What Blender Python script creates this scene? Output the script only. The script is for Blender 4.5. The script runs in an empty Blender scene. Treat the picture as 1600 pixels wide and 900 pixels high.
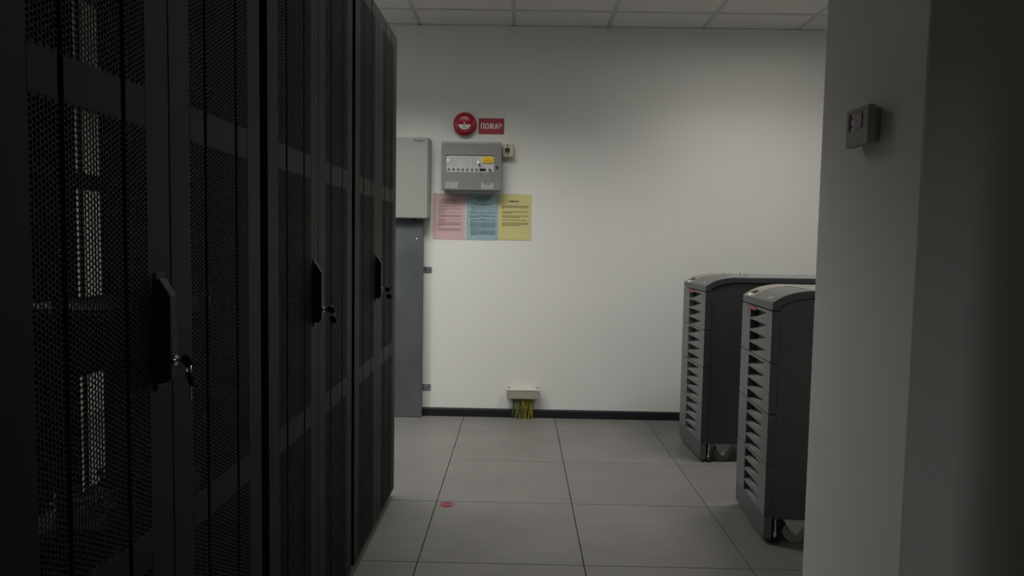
import bpy, bmesh, math, random
import numpy as np
from mathutils import Vector, Matrix

random.seed(7)
scene = bpy.context.scene
col = scene.collection

# ------------------------------------------------------------------ camera
cam_data = bpy.data.cameras.new('camera')
cam_data.sensor_fit = 'HORIZONTAL'
cam_data.sensor_width = 36.0
cam_data.lens = 1107.17 / 1600 * 36.0
cam_data.clip_start = 0.02
cam = bpy.data.objects.new('camera', cam_data)
col.objects.link(cam)
R_ = Vector((0.99978518, 0.01112884, 0.01748559))
U_ = Vector((-0.01817063, 0.0647637, 0.99773518))
F_ = Vector((-0.00997121, 0.99783857, -0.06495201))
M = Matrix((R_, U_, -F_)).transposed().to_4x4()
M.translation = Vector((0, 0, 1.15639))
cam.matrix_world = M
scene.camera = cam

# ------------------------------------------------------------------ world, exposure
world = bpy.data.worlds.new('world')
scene.world = world
world.use_nodes = True
world.node_tree.nodes['Background'].inputs[0].default_value = (0.5, 0.5, 0.5, 1)
world.node_tree.nodes['Background'].inputs[1].default_value = 0.0
vs = scene.view_settings
vs.view_transform = 'Standard'
vs.look = 'None'
vs.gamma = 1.0
vs.use_curve_mapping = False
vs.exposure = 0.0
scene.cycles.max_bounces = 8
scene.cycles.diffuse_bounces = 5
scene.cycles.sample_clamp_indirect = 3.0

# lamp settings: (where, centre x, y, power, size_x, size_y, spread in degrees, diffuser glow)
LAMPS = [
    ('above the end of the server racks', -0.6616, 3.4175, 23.5, 1.12, 0.52, 130, 1.0),
    ('above the tower power supplies', 1.4384, 3.4175, 9.0, 0.52, 0.52, 138, 13.0),
    ('in the aisle behind the server racks', -2.1616, 2.8175, 36.0, 0.52, 0.52, 146, 1.0),
]
ADDED_LAMP_POWER = 12.0  # power of the added lamp behind the camera

# ------------------------------------------------------------------ materials
def srgb(r, g, b):
    def f(c):
        c /= 255.0
        return c / 12.92 if c <= 0.04045 else ((c + 0.055) / 1.055) ** 2.4
    return (f(r), f(g), f(b), 1.0)

MATS = {}
def mat(name, c, rough=0.6, metal=0.0, var=0.06, scale=8.0, bump=0.0, bscale=200.0, stretch=None, emit=None, spec=None):
    if name in MATS:
        return MATS[name]
    m = bpy.data.materials.new(name)
    m.use_nodes = True
    nt = m.node_tree
    b = nt.nodes['Principled BSDF']
    b.inputs['Roughness'].default_value = rough
    b.inputs['Metallic'].default_value = metal
    if spec is not None:
        b.inputs['Specular IOR Level'].default_value = spec
    tc = nt.nodes.new('ShaderNodeTexCoord')
    mp = nt.nodes.new('ShaderNodeMapping')
    nt.links.new(tc.outputs['Object'], mp.inputs['Vector'])
    if stretch:
        mp.inputs['Scale'].default_value = stretch
    nz = nt.nodes.new('ShaderNodeTexNoise')
    nz.inputs['Scale'].default_value = scale
    nz.inputs['Detail'].default_value = 4.0
    nt.links.new(mp.outputs['Vector'], nz.inputs['Vector'])
    rmp = nt.nodes.new('ShaderNodeValToRGB')
    rmp.color_ramp.elements[0].position = 0.3
    rmp.color_ramp.elements[1].position = 0.7
    rmp.color_ramp.elements[0].color = tuple(x * (1 - var) for x in c[:3]) + (1,)
    rmp.color_ramp.elements[1].color = tuple(min(1, x * (1 + var)) for x in c[:3]) + (1,)
    nt.links.new(nz.outputs['Fac'], rmp.inputs['Fac'])
    nt.links.new(rmp.outputs['Color'], b.inputs['Base Color'])
    if bump:
        n2 = nt.nodes.new('ShaderNodeTexNoise')
        n2.inputs['Scale'].default_value = bscale
        n2.inputs['Detail'].default_value = 2.0
        nt.links.new(mp.outputs['Vector'], n2.inputs['Vector'])
        bp = nt.nodes.new('ShaderNodeBump')
        bp.inputs['Strength'].default_value = bump
        bp.inputs['Distance'].default_value = 0.002
        nt.links.new(n2.outputs['Fac'], bp.inputs['Height'])
        nt.links.new(bp.outputs['Normal'], b.inputs['Normal'])
    if emit:
        b.inputs['Emission Color'].default_value = emit[0]
        b.inputs['Emission Strength'].default_value = emit[1]
    MATS[name] = m
    return m

def floor_material():
    m = bpy.data.materials.new('floor_laminate')
    m.use_nodes = True
    nt = m.node_tree
    b = nt.nodes['Principled BSDF']
    b.inputs['Roughness'].default_value = 0.42
    b.inputs['Specular IOR Level'].default_value = 0.3
    geo = nt.nodes.new('ShaderNodeNewGeometry')
    mp = nt.nodes.new('ShaderNodeMapping')
    mp.inputs['Scale'].default_value = (4, 90, 1)
    nt.links.new(geo.outputs['Position'], mp.inputs['Vector'])
    n1 = nt.nodes.new('ShaderNodeTexNoise')
    n1.inputs['Scale'].default_value = 1.0
    n1.inputs['Detail'].default_value = 5.0
    nt.links.new(mp.outputs['Vector'], n1.inputs['Vector'])
    n2 = nt.nodes.new('ShaderNodeTexNoise')
    n2.inputs['Scale'].default_value = 3.0
    n2.inputs['Detail'].default_value = 3.0
    nt.links.new(geo.outputs['Position'], n2.inputs['Vector'])
    add = nt.nodes.new('ShaderNodeMath')
    add.operation = 'ADD'
    nt.links.new(n1.outputs['Fac'], add.inputs[0])
    nt.links.new(n2.outputs['Fac'], add.inputs[1])
    r = nt.nodes.new('ShaderNodeValToRGB')
    r.color_ramp.elements[0].position = 0.35
    r.color_ramp.elements[1].position = 0.65
    half = nt.nodes.new('ShaderNodeMath')
    half.operation = 'MULTIPLY'
    half.inputs[1].default_value = 0.5
    nt.links.new(add.outputs[0], half.inputs[0])
    r.color_ramp.elements[0].color = (0.125, 0.120, 0.111, 1)
    r.color_ramp.elements[1].color = (0.165, 0.159, 0.148, 1)
    nt.links.new(half.outputs[0], r.inputs['Fac'])
    # scattered scuffs
    n3 = nt.nodes.new('ShaderNodeTexNoise')
    n3.inputs['Scale'].default_value = 17.0
    n3.inputs['Detail'].default_value = 1.0
    nt.links.new(geo.outputs['Position'], n3.inputs['Vector'])
    r3 = nt.nodes.new('ShaderNodeValToRGB')
    r3.color_ramp.elements[0].position = 0.765
    r3.color_ramp.elements[1].position = 0.80
    r3.color_ramp.elements[0].color = (0, 0, 0, 1)
    r3.color_ramp.elements[1].color = (1, 1, 1, 1)
    nt.links.new(n3.outputs['Fac'], r3.inputs['Fac'])
    mx = nt.nodes.new('ShaderNodeMixRGB')
    mx.inputs[2].default_value = (0.10, 0.095, 0.09, 1)
    nt.links.new(r3.outputs['Color'], mx.inputs[0])
    nt.links.new(r.outputs['Color'], mx.inputs[1])
    nt.links.new(mx.outputs[0], b.inputs['Base Color'])
    return m

COLPAINT = mat('column_paint', (0.86, 0.85, 0.825, 1), 0.75, var=0.015, scale=1.5, bump=0.08, bscale=120)
WALL = mat('wall_paint', (0.65, 0.652, 0.624, 1), 0.75, var=0.015, scale=1.5, bump=0.08, bscale=120)
FLOOR = floor_material()
UNDER = mat('floor_joint', (0.02, 0.02, 0.02, 1), 0.9)
CTILE = mat('ceiling_tile_board', (0.62, 0.61, 0.585, 1), 0.9, var=0.03, scale=40, bump=0.25, bscale=300)
TBAR = mat('ceiling_grid_metal', (0.42, 0.415, 0.40, 1), 0.5, var=0.02)
BASEB = mat('baseboard_plastic', (0.006, 0.0065, 0.010, 1), 0.5, var=0.1)
RACK = mat('rack_black_paint', (0.0125, 0.0125, 0.013, 1), 0.55, var=0.04, bump=0.05, bscale=600, spec=0.17)
RACKIN = mat('rack_inner_paint', (0.018, 0.018, 0.019, 1), 0.6, var=0.05)
BLACK = mat('black_plastic', (0.008, 0.008, 0.009, 1), 0.5, var=0.05, spec=0.3)
CHROME = mat('chrome', (0.7, 0.7, 0.7, 1), 0.2, metal=1.0, var=0.02)
STEEL = mat('galvanised_steel', (0.125, 0.138, 0.144, 1), 0.5, metal=0.5, var=0.16, scale=7, stretch=(1, 1, 0.6))
ZINC = mat('zinc_bracket', (0.33, 0.34, 0.35, 1), 0.4, metal=0.7, var=0.1, scale=60)
CABGREY = mat('cabinet_grey_green', (0.265, 0.273, 0.252, 1), 0.5, var=0.015, bump=0.04, bscale=500)
PANGREY = mat('panel_grey', (0.178, 0.175, 0.168, 1), 0.5, var=0.02, bump=0.05, bscale=700)
PANEDGE = mat('panel_box_grey', (0.18, 0.178, 0.17, 1), 0.5, var=0.02)
FASCIA = mat('panel_fascia', (0.42, 0.42, 0.425, 1), 0.5, var=0.02)
RED = mat('bell_red', (0.30, 0.008, 0.022, 1), 0.25, var=0.04)
SIGNRED = mat('sign_red', (0.33, 0.022, 0.040, 1), 0.5, var=0.03)
SIGNWHITE = mat('sign_white', (0.75, 0.70, 0.68, 1), 0.6, var=0.02)
WHITE = mat('label_white', (0.60, 0.60, 0.59, 1), 0.6, var=0.02)
YELLOW = mat('label_yellow', (0.62, 0.44, 0.012, 1), 0.5, var=0.04)
BEIGE = mat('beige_plastic', (0.50, 0.46, 0.32, 1), 0.5, var=0.03)
HOOD = mat('hood_plastic_shaded', (0.31, 0.30, 0.245, 1), 0.45, var=0.03)  # darker copy: shade on the hood front put into the colour
HOODLIT = mat('hood_plastic_lit', (0.46, 0.44, 0.37, 1), 0.45, var=0.03)  # lighter copy of the hood plastic for its lit top
INK = mat('ink_dark', (0.06, 0.055, 0.055, 1), 0.8)
PINK = mat('paper_pink', (0.52, 0.36, 0.37, 1), 0.8, var=0.03)
BLUE = mat('paper_blue', (0.27, 0.39, 0.42, 1), 0.8, var=0.03)
YPAPER = mat('paper_yellow', (0.55, 0.50, 0.215, 1), 0.8, var=0.03)
INKP = mat('ink_on_pink', (0.24, 0.15, 0.16, 1), 0.8)
INKB = mat('ink_on_blue', (0.11, 0.16, 0.18, 1), 0.8)
INKY = mat('ink_on_yellow', (0.13, 0.115, 0.05, 1), 0.8)
UPSF = mat('ups_front_plastic', (0.142, 0.142, 0.144, 1), 0.42, var=0.03, bump=0.04, bscale=800)
UPSTOP = mat('ups_cap_plastic', (0.088, 0.088, 0.085, 1), 0.45, var=0.03, bump=0.04, bscale=800)
UPSTAN = mat('ups_control_strip', (0.19, 0.165, 0.125, 1), 0.4, var=0.03)
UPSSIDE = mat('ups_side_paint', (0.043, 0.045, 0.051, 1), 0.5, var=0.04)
UPSSKIRT = mat('ups_skirt_plastic', (0.085, 0.085, 0.088, 1), 0.45, var=0.04)
TAGRED = mat('ups_red_tag', (0.30, 0.055, 0.065, 1), 0.5)
RUBBER = mat('caster_wheel_grey', (0.17, 0.17, 0.165, 1), 0.5, var=0.05)
CASTER = mat('caster_bracket_zinc', (0.42, 0.42, 0.40, 1), 0.35, metal=0.5, var=0.06)
LEDON = mat('led_lit', (0.9, 0.85, 0.6, 1), 0.4, emit=((1.0, 0.9, 0.6, 1), 1.1))
GREENW = mat('wire_green', (0.06, 0.09, 0.03, 1), 0.45, var=0.1)
YELLOWW = mat('wire_yellow', (0.27, 0.22, 0.02, 1), 0.45, var=0.1)
PALEW = mat('wire_pale', (0.20, 0.21, 0.10, 1), 0.45, var=0.1)
THERM = mat('thermostat_plastic', (0.36, 0.35, 0.29, 1), 0.5, var=0.03)
THERMSIDE = mat('thermostat_back_plastic', (0.26, 0.25, 0.20, 1), 0.5, var=0.03)
PINKDIAL = mat('thermostat_dial', (0.50, 0.38, 0.45, 1), 0.5, var=0.15, scale=120)
BAG = mat('clear_plastic_bag', (0.45, 0.45, 0.45, 1), 0.2, var=0.2, scale=60)

# ------------------------------------------------------------------ mesh helpers
class MB:
    def __init__(s):
        s.v, s.f = [], []
    def add(s, vs_, fs_):
        o = len(s.v)
        s.v += [tuple(x) for x in vs_]
        s.f += [tuple(i + o for i in f) for f in fs_]
        return s
    def box(s, x0, x1, y0, y1, z0, z1):
        return s.add([(x0, y0, z0), (x1, y0, z0), (x1, y1, z0), (x0, y1, z0), (x0, y0, z1), (x1, y0, z1), (x1, y1, z1), (x0, y1, z1)],
                     [(0, 3, 2, 1), (4, 5, 6, 7), (0, 1, 5, 4), (1, 2, 6, 5), (2, 3, 7, 6), (3, 0, 4, 7)])
    def prism(s, poly, axis, a, b):
        """poly: list of 2D points; axis 'x': (y,z) ; 'y': (x,z) ; 'z': (x,y)"""
        def P(q, t):
            return {'x': (t, q[0], q[1]), 'y': (q[0], t, q[1]), 'z': (q[0], q[1], t)}[axis]
        n = len(poly)
        vs_ = [P(q, a) for q in poly] + [P(q, b) for q in poly]
        fs_ = [tuple(range(n))[::-1], tuple(range(n, 2 * n))] + [(i, (i + 1) % n, n + (i + 1) % n, n + i) for i in range(n)]
        return s.add(vs_, fs_)
    def cyl(s, p0, p1, r0, r1=None, n=16):
        r1 = r0 if r1 is None else r1
        p0, p1 = Vector(p0), Vector(p1)
        d = (p1 - p0).normalized()
        a = d.orthogonal().normalized()
        b = d.cross(a)
        vs_ = []
        for p, r in ((p0, r0), (p1, r1)):
            for i in range(n):
                t = 2 * math.pi * i / n
                vs_.append(p + a * r * math.cos(t) + b * r * math.sin(t))
        fs_ = [tuple(range(n))[::-1], tuple(range(n, 2 * n))] + [(i, (i + 1) % n, n + (i + 1) % n, n + i) for i in range(n)]
        return s.add(vs_, fs_)
    def lathe(s, c, axis, prof, n=32):
        """prof: (radius, height along axis)"""
        c, d = Vector(c), Vector(axis).normalized()
        a = d.orthogonal().normalized()
        b = d.cross(a)
        vs_ = []
        for r, h in prof:
            for i in range(n):
                t = 2 * math.pi * i / n
                vs_.append(c + d * h + a * r * math.cos(t) + b * r * math.sin(t))
        m = len(prof)
        fs_ = [(j * n + i, j * n + (i + 1) % n, (j + 1) * n + (i + 1) % n, (j + 1) * n + i) for j in range(m - 1) for i in range(n)]
        fs_ += [tuple(range(n))[::-1], tuple(range((m - 1) * n, m * n))]
        return s.add(vs_, fs_)
    def tube(s, path, r, n=6):
        path = [Vector(q) for q in path]
        vs_ = []
        prev = None
        for k, q in enumerate(path):
            d = (path[min(k + 1, len(path) - 1)] - path[max(k - 1, 0)]).normalized()
            a = d.orthogonal().normalized() if prev is None else (prev - d * prev.dot(d)).normalized()
            prev = a
            b = d.cross(a)
            for i in range(n):
                t = 2 * math.pi * i / n
                vs_.append(q + a * r * math.cos(t) + b * r * math.sin(t))
        m = len(path)
        fs_ = [(j * n + i, j * n + (i + 1) % n, (j + 1) * n + (i + 1) % n, (j + 1) * n + i) for j in range(m - 1) for i in range(n)]
        fs_ += [tuple(range(n))[::-1], tuple(range((m - 1) * n, m * n))]
        return s.add(vs_, fs_)
    def torus(s, c, axis, R, r, n=20, k=8):
        c, d = Vector(c), Vector(axis).normalized()
        a = d.orthogonal().normalized()
        b = d.cross(a)
        vs_ = []
        for i in range(n):
            t = 2 * math.pi * i / n
            e = a * math.cos(t) + b * math.sin(t)
            for j in range(k):
                u = 2 * math.pi * j / k
                vs_.append(c + e * (R + r * math.cos(u)) + d * r * math.sin(u))
        fs_ = [(i * k + j, ((i + 1) % n) * k + j, ((i + 1) % n) * k + (j + 1) % k, i * k + (j + 1) % k) for i in range(n) for j in range(k)]
        return s.add(vs_, fs_)
    def mesh(s, name, m, bevel=0.0, smooth=False, seg=2):
        me = bpy.data.meshes.new(name)
        me.from_pydata(s.v, [], s.f)
        bm = bmesh.new()
        bm.from_mesh(me)
        bmesh.ops.recalc_face_normals(bm, faces=bm.faces)
        if bevel:
            es = [e for e in bm.edges if len(e.link_faces) == 2 and e.calc_face_angle(0) > 0.5]
            bmesh.ops.bevel(bm, geom=es, offset=bevel, segments=seg, affect='EDGES', profile=0.5)
        if smooth:
            for f in bm.faces:
                f.smooth = True
            for e in bm.edges:
                if len(e.link_faces) == 2 and e.calc_face_angle(0) > 0.6:
                    e.smooth = False
        bm.to_mesh(me)
        bm.free()
        me.materials.append(m)
        return me
    def build(s, name, m, parent=None, loc=(0, 0, 0), bevel=0.0, smooth=False, seg=2):
        return link(name, s.mesh(name, m, bevel, smooth, seg), parent, loc)

def link(name, me, parent=None, loc=(0, 0, 0)):
    o = bpy.data.objects.new(name, me)
    col.objects.link(o)
    o.location = loc
    o.parent = parent
    return o

def tag(o, label=None, cat=None, group=None, kind=None):
    if label: o['label'] = label
    if cat: o['category'] = cat
    if group: o['group'] = group
    if kind: o['kind'] = kind
    return o

def thing(name, label, cat, loc=(0, 0, 0), rz=0.0, group=None):
    o = bpy.data.objects.new(name, None)
    o.empty_display_size = 0.05
    col.objects.link(o)
    o.location = loc
    o.rotation_euler = (0, 0, rz)
    return tag(o, label, cat, group)

def copy_tree(o, parent=None):
    c = o.copy()
    col.objects.link(c)
    c.parent = parent
    for ch in list(o.children):
        copy_tree(ch, c)
    return c

def text_mesh(txt, size, m, name, sx=1.0, bold=0.0, depth=0.0004, align='CENTER', space=1.0):
    cu = bpy.data.curves.new('lettering', 'FONT')
    cu.body = txt
    cu.size = size
    cu.align_x = align
    cu.align_y = 'CENTER'
    cu.offset = bold
    cu.space_character = space
    cu.extrude = depth
    cu.resolution_u = 3
    ob = bpy.data.objects.new('lettering_curve', cu)
    col.objects.link(ob)
    bpy.context.view_layer.update()
    dg = bpy.context.evaluated_depsgraph_get()
    me = bpy.data.meshes.new_from_object(ob.evaluated_get(dg))
    me.name = name
    bpy.data.objects.remove(ob)
    me.transform(Matrix.Diagonal((sx, 1, 1, 1)))
    me.materials.clear()
    me.materials.append(m)
    return me

def embolden(me, dx, n=5, dz=0.0):
    bm = bmesh.new()
    for k in range(n):
        c = me.copy()
        c.transform(Matrix.Translation((dx * (k / (n - 1) - 0.5), 0.00003 * k, dz * (k / (n - 1) - 0.5))))
        bm.from_mesh(c)
        bpy.data.meshes.remove(c)
    bm.to_mesh(me)
    bm.free()
    return me

ON_BACK_WALL = Matrix.Rotation(math.pi / 2, 4, 'X')      # text facing -y

def rounded(x0, x1, z0, z1, r, n=5):
    pts = []
    for cx, cz, a0 in ((x1 - r, z1 - r, 0), (x0 + r, z1 - r, 90), (x0 + r, z0 + r, 180), (x1 - r, z0 + r, 270)):
        for i in range(n + 1):
            a = math.radians(a0 + 90 * i / n)
            pts.append((cx + r * math.cos(a), cz + r * math.sin(a)))
    return pts

# ------------------------------------------------------------------ the room
D = 4.6217        # back wall
HC = 2.5303       # ceiling height
XB, D1 = 0.2516, 4.2806      # floor grid
XC, DC = -0.0616, 4.3175     # ceiling grid
XL, XR, YF = -2.75, 2.75, -2.6

floor = tag(MB().box(XL, XR, YF, D, -0.12, -0.03).build('floor', UNDER), 'raised access floor under the light grey tiles', kind='structure')
tile_me = {}
def floor_tile(x0, x1, y0, y1):
    w, h = round(x1 - x0, 3), round(y1 - y0, 3)
    if (w, h) not in tile_me:
        g = 0.0018
        tile_me[(w, h)] = MB().box(g, w - g, g, h - g, -0.03, 0.0).mesh('floor_tile', FLOOR, bevel=0.0006, seg=1)
    link('floor_tile', tile_me[(w, h)], floor, (x0, y0, 0))
xs = [XL] + [XB + 0.6 * k for k in range(-5, 6) if XL + 0.02 < XB + 0.6 * k < XR - 0.02] + [XR]
ys = [YF] + [D1 - 0.6 * k for k in range(20, -1, -1) if D1 - 0.6 * k > YF + 0.02] + [D]
for i in range(len(xs) - 1):
    for j in range(len(ys) - 1):
        floor_tile(xs[i], xs[i + 1], ys[j], ys[j + 1])

ceiling = tag(MB().box(XL, XR, YF, D, HC + 0.06, HC + 0.12).build('ceiling', TBAR), 'suspended ceiling of white tiles in a metal grid', kind='structure')
cx = [XL] + [XC + 0.6 * k for k in range(-6, 7) if XL + 0.02 < XC + 0.6 * k < XR - 0.02] + [XR]
cy = [YF] + [DC - 0.6 * k for k in range(20, -1, -1) if DC - 0.6 * k > YF + 0.02] + [D]
lit_cells = set()
for _, lx, ly, _, sx_, sy_, _, _ in LAMPS:
    for i in range(len(cx) - 1):
        for j in range(len(cy) - 1):
            mx_, my_ = (cx[i] + cx[i + 1]) / 2, (cy[j] + cy[j + 1]) / 2
            if abs(mx_ - lx) < sx_ / 2 and abs(my_ - ly) < sy_ / 2:
                lit_cells.add((i, j))
ctile_me = {}
for i in range(len(cx) - 1):
    for j in range(len(cy) - 1):
        if (i, j) in lit_cells:
            continue
        w, h = round(cx[i + 1] - cx[i], 3), round(cy[j + 1] - cy[j], 3)
        if (w, h) not in ctile_me:
            ctile_me[(w, h)] = MB().box(0.011, w - 0.011, 0.011, h - 0.011, 0.002, 0.018).mesh('ceiling_tile', CTILE)
        link('ceiling_tile', ctile_me[(w, h)], ceiling, (cx[i], cy[j], HC))
for x in cx[1:-1]:
    MB().box(-0.012, 0.012, YF, D, 0, 0.03).build('ceiling_grid_bar', TBAR, ceiling, (x, 0, HC))
bars = {}
for y in cy[1:-1]:
    for i in range(len(cx) - 1):
        if any((i, j) in lit_cells and (i, j + 1) in lit_cells for j in range(len(cy) - 2) if abs(cy[j + 1] - y) < 1e-6):
            continue
        w = round(cx[i + 1] - cx[i], 3)
        if w not in bars:
            bars[w] = MB().box(0.012, w - 0.012, -0.012, 0.012, 0.0005, 0.03).mesh('ceiling_cross_bar', TBAR)
        link('ceiling_cross_bar', bars[w], ceiling, (cx[i], y, HC))
MB().box(XL, XR, D - 0.02, D, 0, 0.02).build('ceiling_edge_trim', TBAR, ceiling, (0, 0, HC))

tag(MB().box(XL - 0.1, XR + 0.1, D, D + 0.12, -0.12, HC + 0.12).build('wall_back', WALL), 'white painted back wall carrying the fire alarm panel', kind='structure')
tag(MB().box(XL - 0.12, XL, YF, D, -0.12, HC + 0.12).build('wall_left', WALL), 'white wall of the aisle behind the server racks', kind='structure')
tag(MB().box(XR, XR + 0.12, YF, D, -0.12, HC + 0.12).build('wall_right', WALL), 'white side wall behind the tower power supplies', kind='structure')
CORR = mat('added_corridor_dark', (0.10, 0.10, 0.10, 1), 0.8, var=0.02)  # added corridor, kept dark so little light bounces through the doorway
tag(MB().box(-0.75, 1.45, YF - 0.12, YF, -0.12, HC + 0.12).build('wall_added_corridor', CORR), 'dark grey end wall of the added corridor behind the camera', kind='structure')
tag(MB().box(-0.75, -0.65, YF, -0.72, 0, HC).build('wall_added_corridor_left', CORR), 'dark grey left wall of the added corridor behind the camera', kind='structure')
tag(MB().box(1.35, 1.45, YF, -0.72, 0, HC).build('wall_added_corridor_right', CORR), 'dark grey right wall of the added corridor behind the camera', kind='structure')
wf = MB().box(XL, -0.10, -0.72, -0.60, 0, HC).box(0.83, XR, -0.72, -0.60, 0, HC).box(-0.10, 0.83, -0.72, -0.60, 2.1, HC)  # unseen doorway, jamb and lintel placed to shade the column face
tag(wf.build('wall_front', WALL), 'white wall behind the camera with an added doorway that shapes the light', kind='structure')
tag(MB().box(0.75, XR, 1.347, 1.803, 0, HC).build('wall_column', COLPAINT, bevel=0.004), 'wide white column in the right foreground', kind='structure')
def baseboard(x0, x1):
    prof = [(D, 0), (D - 0.012, 0), (D - 0.012, 0.046), (D - 0.008, 0.056), (D, 0.056)]
    return [(p_[0], p_[1]) for p_ in prof]
bb = MB().prism(baseboard(0, 0), 'x', -0.63, XR).build('baseboard_back', BASEB)
tag(bb, 'black plastic skirting along the back wall', kind='structure')

# ------------------------------------------------------------------ ceiling lights (their own light included)
for where, lx, ly, power, sx_, sy_, spread, glow in LAMPS:
    t = thing('ceiling_light', 'recessed ceiling light ' + where, 'ceiling light', (lx, ly, HC), group='recessed ceiling lights')
    hx, hy = sx_ / 2 + 0.025, sy_ / 2 + 0.025
    fr = MB()
    fr.box(-hx, hx, -hy, -hy + 0.025, 0.001, 0.05).box(-hx, hx, hy - 0.025, hy, 0.001, 0.05)
    fr.box(-hx, -hx + 0.025, -hy + 0.025, hy - 0.025, 0.001, 0.05).box(hx - 0.025, hx, -hy + 0.025, hy - 0.025, 0.001, 0.05)
    fr.build('frame', TBAR, t)
    MB().box(-hx + 0.025, hx - 0.025, -hy + 0.025, hy - 0.025, 0.045, 0.05).build('diffuser', mat('lamp_diffuser_%g' % glow, (0.8, 0.8, 0.8, 1), 0.6, emit=((1, 0.97, 0.92, 1), glow)), t)
    ld = bpy.data.lights.new('lamp', 'AREA')
    ld.shape = 'RECTANGLE'
    ld.size, ld.size_y = sx_ - 0.04, sy_ - 0.04
    ld.energy = power
    ld.spread = math.radians(spread)
    ld.color = (1.0, 0.985, 0.95)
    lo = bpy.data.objects.new('lamp', ld)
    col.objects.link(lo)
    lo.location = (0, 0, 0.003)
    lo.parent = t

t = thing('added_strip_light', 'added slim strip light behind the camera, brightening the column', 'ceiling light', (0.80, -1.70, HC))  # added unseen lamp to brighten the camera-facing side of the column
MB().box(-0.04, 0.04, -0.52, 0.52, -0.022, -0.001).build('housing', TBAR, t, bevel=0.003)
MB().box(-0.03, 0.03, -0.50, 0.50, -0.026, -0.022).build('diffuser', mat('added_strip_diffuser', (0.8, 0.8, 0.8, 1), 0.6, emit=((1, 0.97, 0.95, 1), 0.5)), t)
ld = bpy.data.lights.new('lamp', 'AREA')
ld.shape = 'RECTANGLE'
ld.size, ld.size_y = 0.05, 1.0
ld.energy = ADDED_LAMP_POWER
ld.color = (1.0, 0.96, 0.95)
lo = bpy.data.objects.new('lamp', ld)
col.objects.link(lo)
lo.location = (0, 0, -0.028)
lo.parent = t

# ------------------------------------------------------------------ server racks
LEAF, DOOR_H0, DOOR_H1 = 0.386, 0.036, 2.026
ZONES = (0.05, 0.71, 1.37)
ZH = 0.605
COLS = ((0.068, 0.122), (0.132, 0.2555), (0.2655, 0.318))

def perforated(w, h, name):
    """sheet with staggered round holes, in the y-z plane, front face at x = 0"""
    c, a, r, th = 0.0065, 0.0075, 0.00295, 0.001
    nc = int(round(w / c))
    c = w / nc
    nr = int(h / a)
    a = h / nr
    k = 8
    ring = [(c / 2, 0), (c / 2, a / 2), (0, a / 2), (-c / 2, a / 2), (-c / 2, 0), (-c / 2, -a / 2), (0, -a / 2), (c / 2, -a / 2)]
    hole = [(r * math.cos(math.radians(45 * i)), r * 1.04 * math.sin(math.radians(45 * i))) for i in range(k)]
    V, Fc = [], []
    base = np.array([(0.0,) + q for q in ring] + [(0.0,) + q for q in hole] + [(-th,) + q for q in ring] + [(-th,) + q for q in hole])
    fb = []
    for i in range(k):
        j = (i + 1) % k
        fb += [(i, j, k + j, k + i), (2 * k + j, 2 * k + i, 3 * k + i, 3 * k + j), (k + i, k + j, 3 * k + j, 3 * k + i)]
    fb = np.array(fb)
    n = 0
    extra_v, extra_f = [], []
    for ci in range(nc):
        off = 0.0 if ci % 2 == 0 else a / 2
        rows = nr if ci % 2 == 0 else nr - 1
        for ri in range(rows):
            V.append(base + np.array([0, (ci + 0.5) * c, off + (ri + 0.5) * a]))
            Fc.append(fb + n)
            n += 4 * k
        if ci % 2:
            for z0, z1 in ((0, a / 2), (h - a / 2, h)):
                o = len(extra_v)
                extra_v += [(0, ci * c, z0), (0, (ci + 1) * c, z0), (0, (ci + 1) * c, z1), (0, ci * c, z1)]
                extra_f.append((o, o + 1, o + 2, o + 3))
    V = np.concatenate(V)
    Fc = np.concatenate(Fc)
    if extra_v:
        ef = np.array(extra_f) + len(V)
        V = np.concatenate([V, np.array(extra_v)])
        Fc = np.concatenate([Fc, ef])
    me = bpy.data.meshes.new(name)
    me.vertices.add(len(V))
    me.vertices.foreach_set('co', V.astype(np.float32).ravel())
    me.loops.add(Fc.size)
    me.loops.foreach_set('vertex_index', Fc.astype(np.int32).ravel())
    me.polygons.add(len(Fc))
    me.polygons.foreach_set('loop_start', np.arange(0, Fc.size, 4, dtype=np.int32))
    me.update(calc_edges=True)
    me.validate()
    me.materials.append(RACK)
    return me

PERF = [perforated(b_ - a_, ZH, 'perforated_panel') for a_, b_ in COLS]

dm = MB()
dm.box(-0.024, 0, 0, 0.068, DOOR_H0, DOOR_H1).box(-0.024, 0, 0.318, LEAF, DOOR_H0, DOOR_H1)
for g0, g1 in ((0.122, 0.132), (0.2555, 0.2655)):
    dm.box(-0.0135, -0.012, g0, g1, DOOR_H0, DOOR_H1)
    dm.box(-0.0135, -0.0012, g0 - 0.001, g0, DOOR_H0, DOOR_H1).box(-0.0135, -0.0012, g1, g1 + 0.001, DOOR_H0, DOOR_H1)
for a_, b_ in COLS:
    zz = DOOR_H0
    for z0 in ZONES + (None,):
        z1 = DOOR_H1 if z0 is None else z0
        dm.box(-0.014, 0, a_, b_, zz, z1)
        if z0 is not None:
            zz = z0 + ZH
LEAF_ME = dm.mesh('door', RACK, bevel=0.0008, seg=1)

hm = MB().prism([(0, 0.930), (0, 1.092), (0.004, 1.090), (0.019, 1.066), (0.019, 0.940), (0.013, 0.932)], 'y', -0.011, 0.011)
HANDLE_ME = hm.mesh('handle', BLACK, bevel=0.002)
PLATE_ME = MB().box(0, 0.003, -0.015, 0.015, 0.920, 1.100).mesh('handle_plate', BLACK, bevel=0.0015)
LOCK_ME = MB().cyl((0.016, 0, 0.966), (0.022, 0, 0.966), 0.008, n=20).cyl((0.022, 0, 0.966), (0.024, 0, 0.966), 0.005, n=20).mesh('lock_cylinder', CHROME)
HINGE_ME = MB().cyl((0.002, 0, -0.03), (0.002, 0, 0.03), 0.006, n=12).mesh('hinge', RACK)

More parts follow.
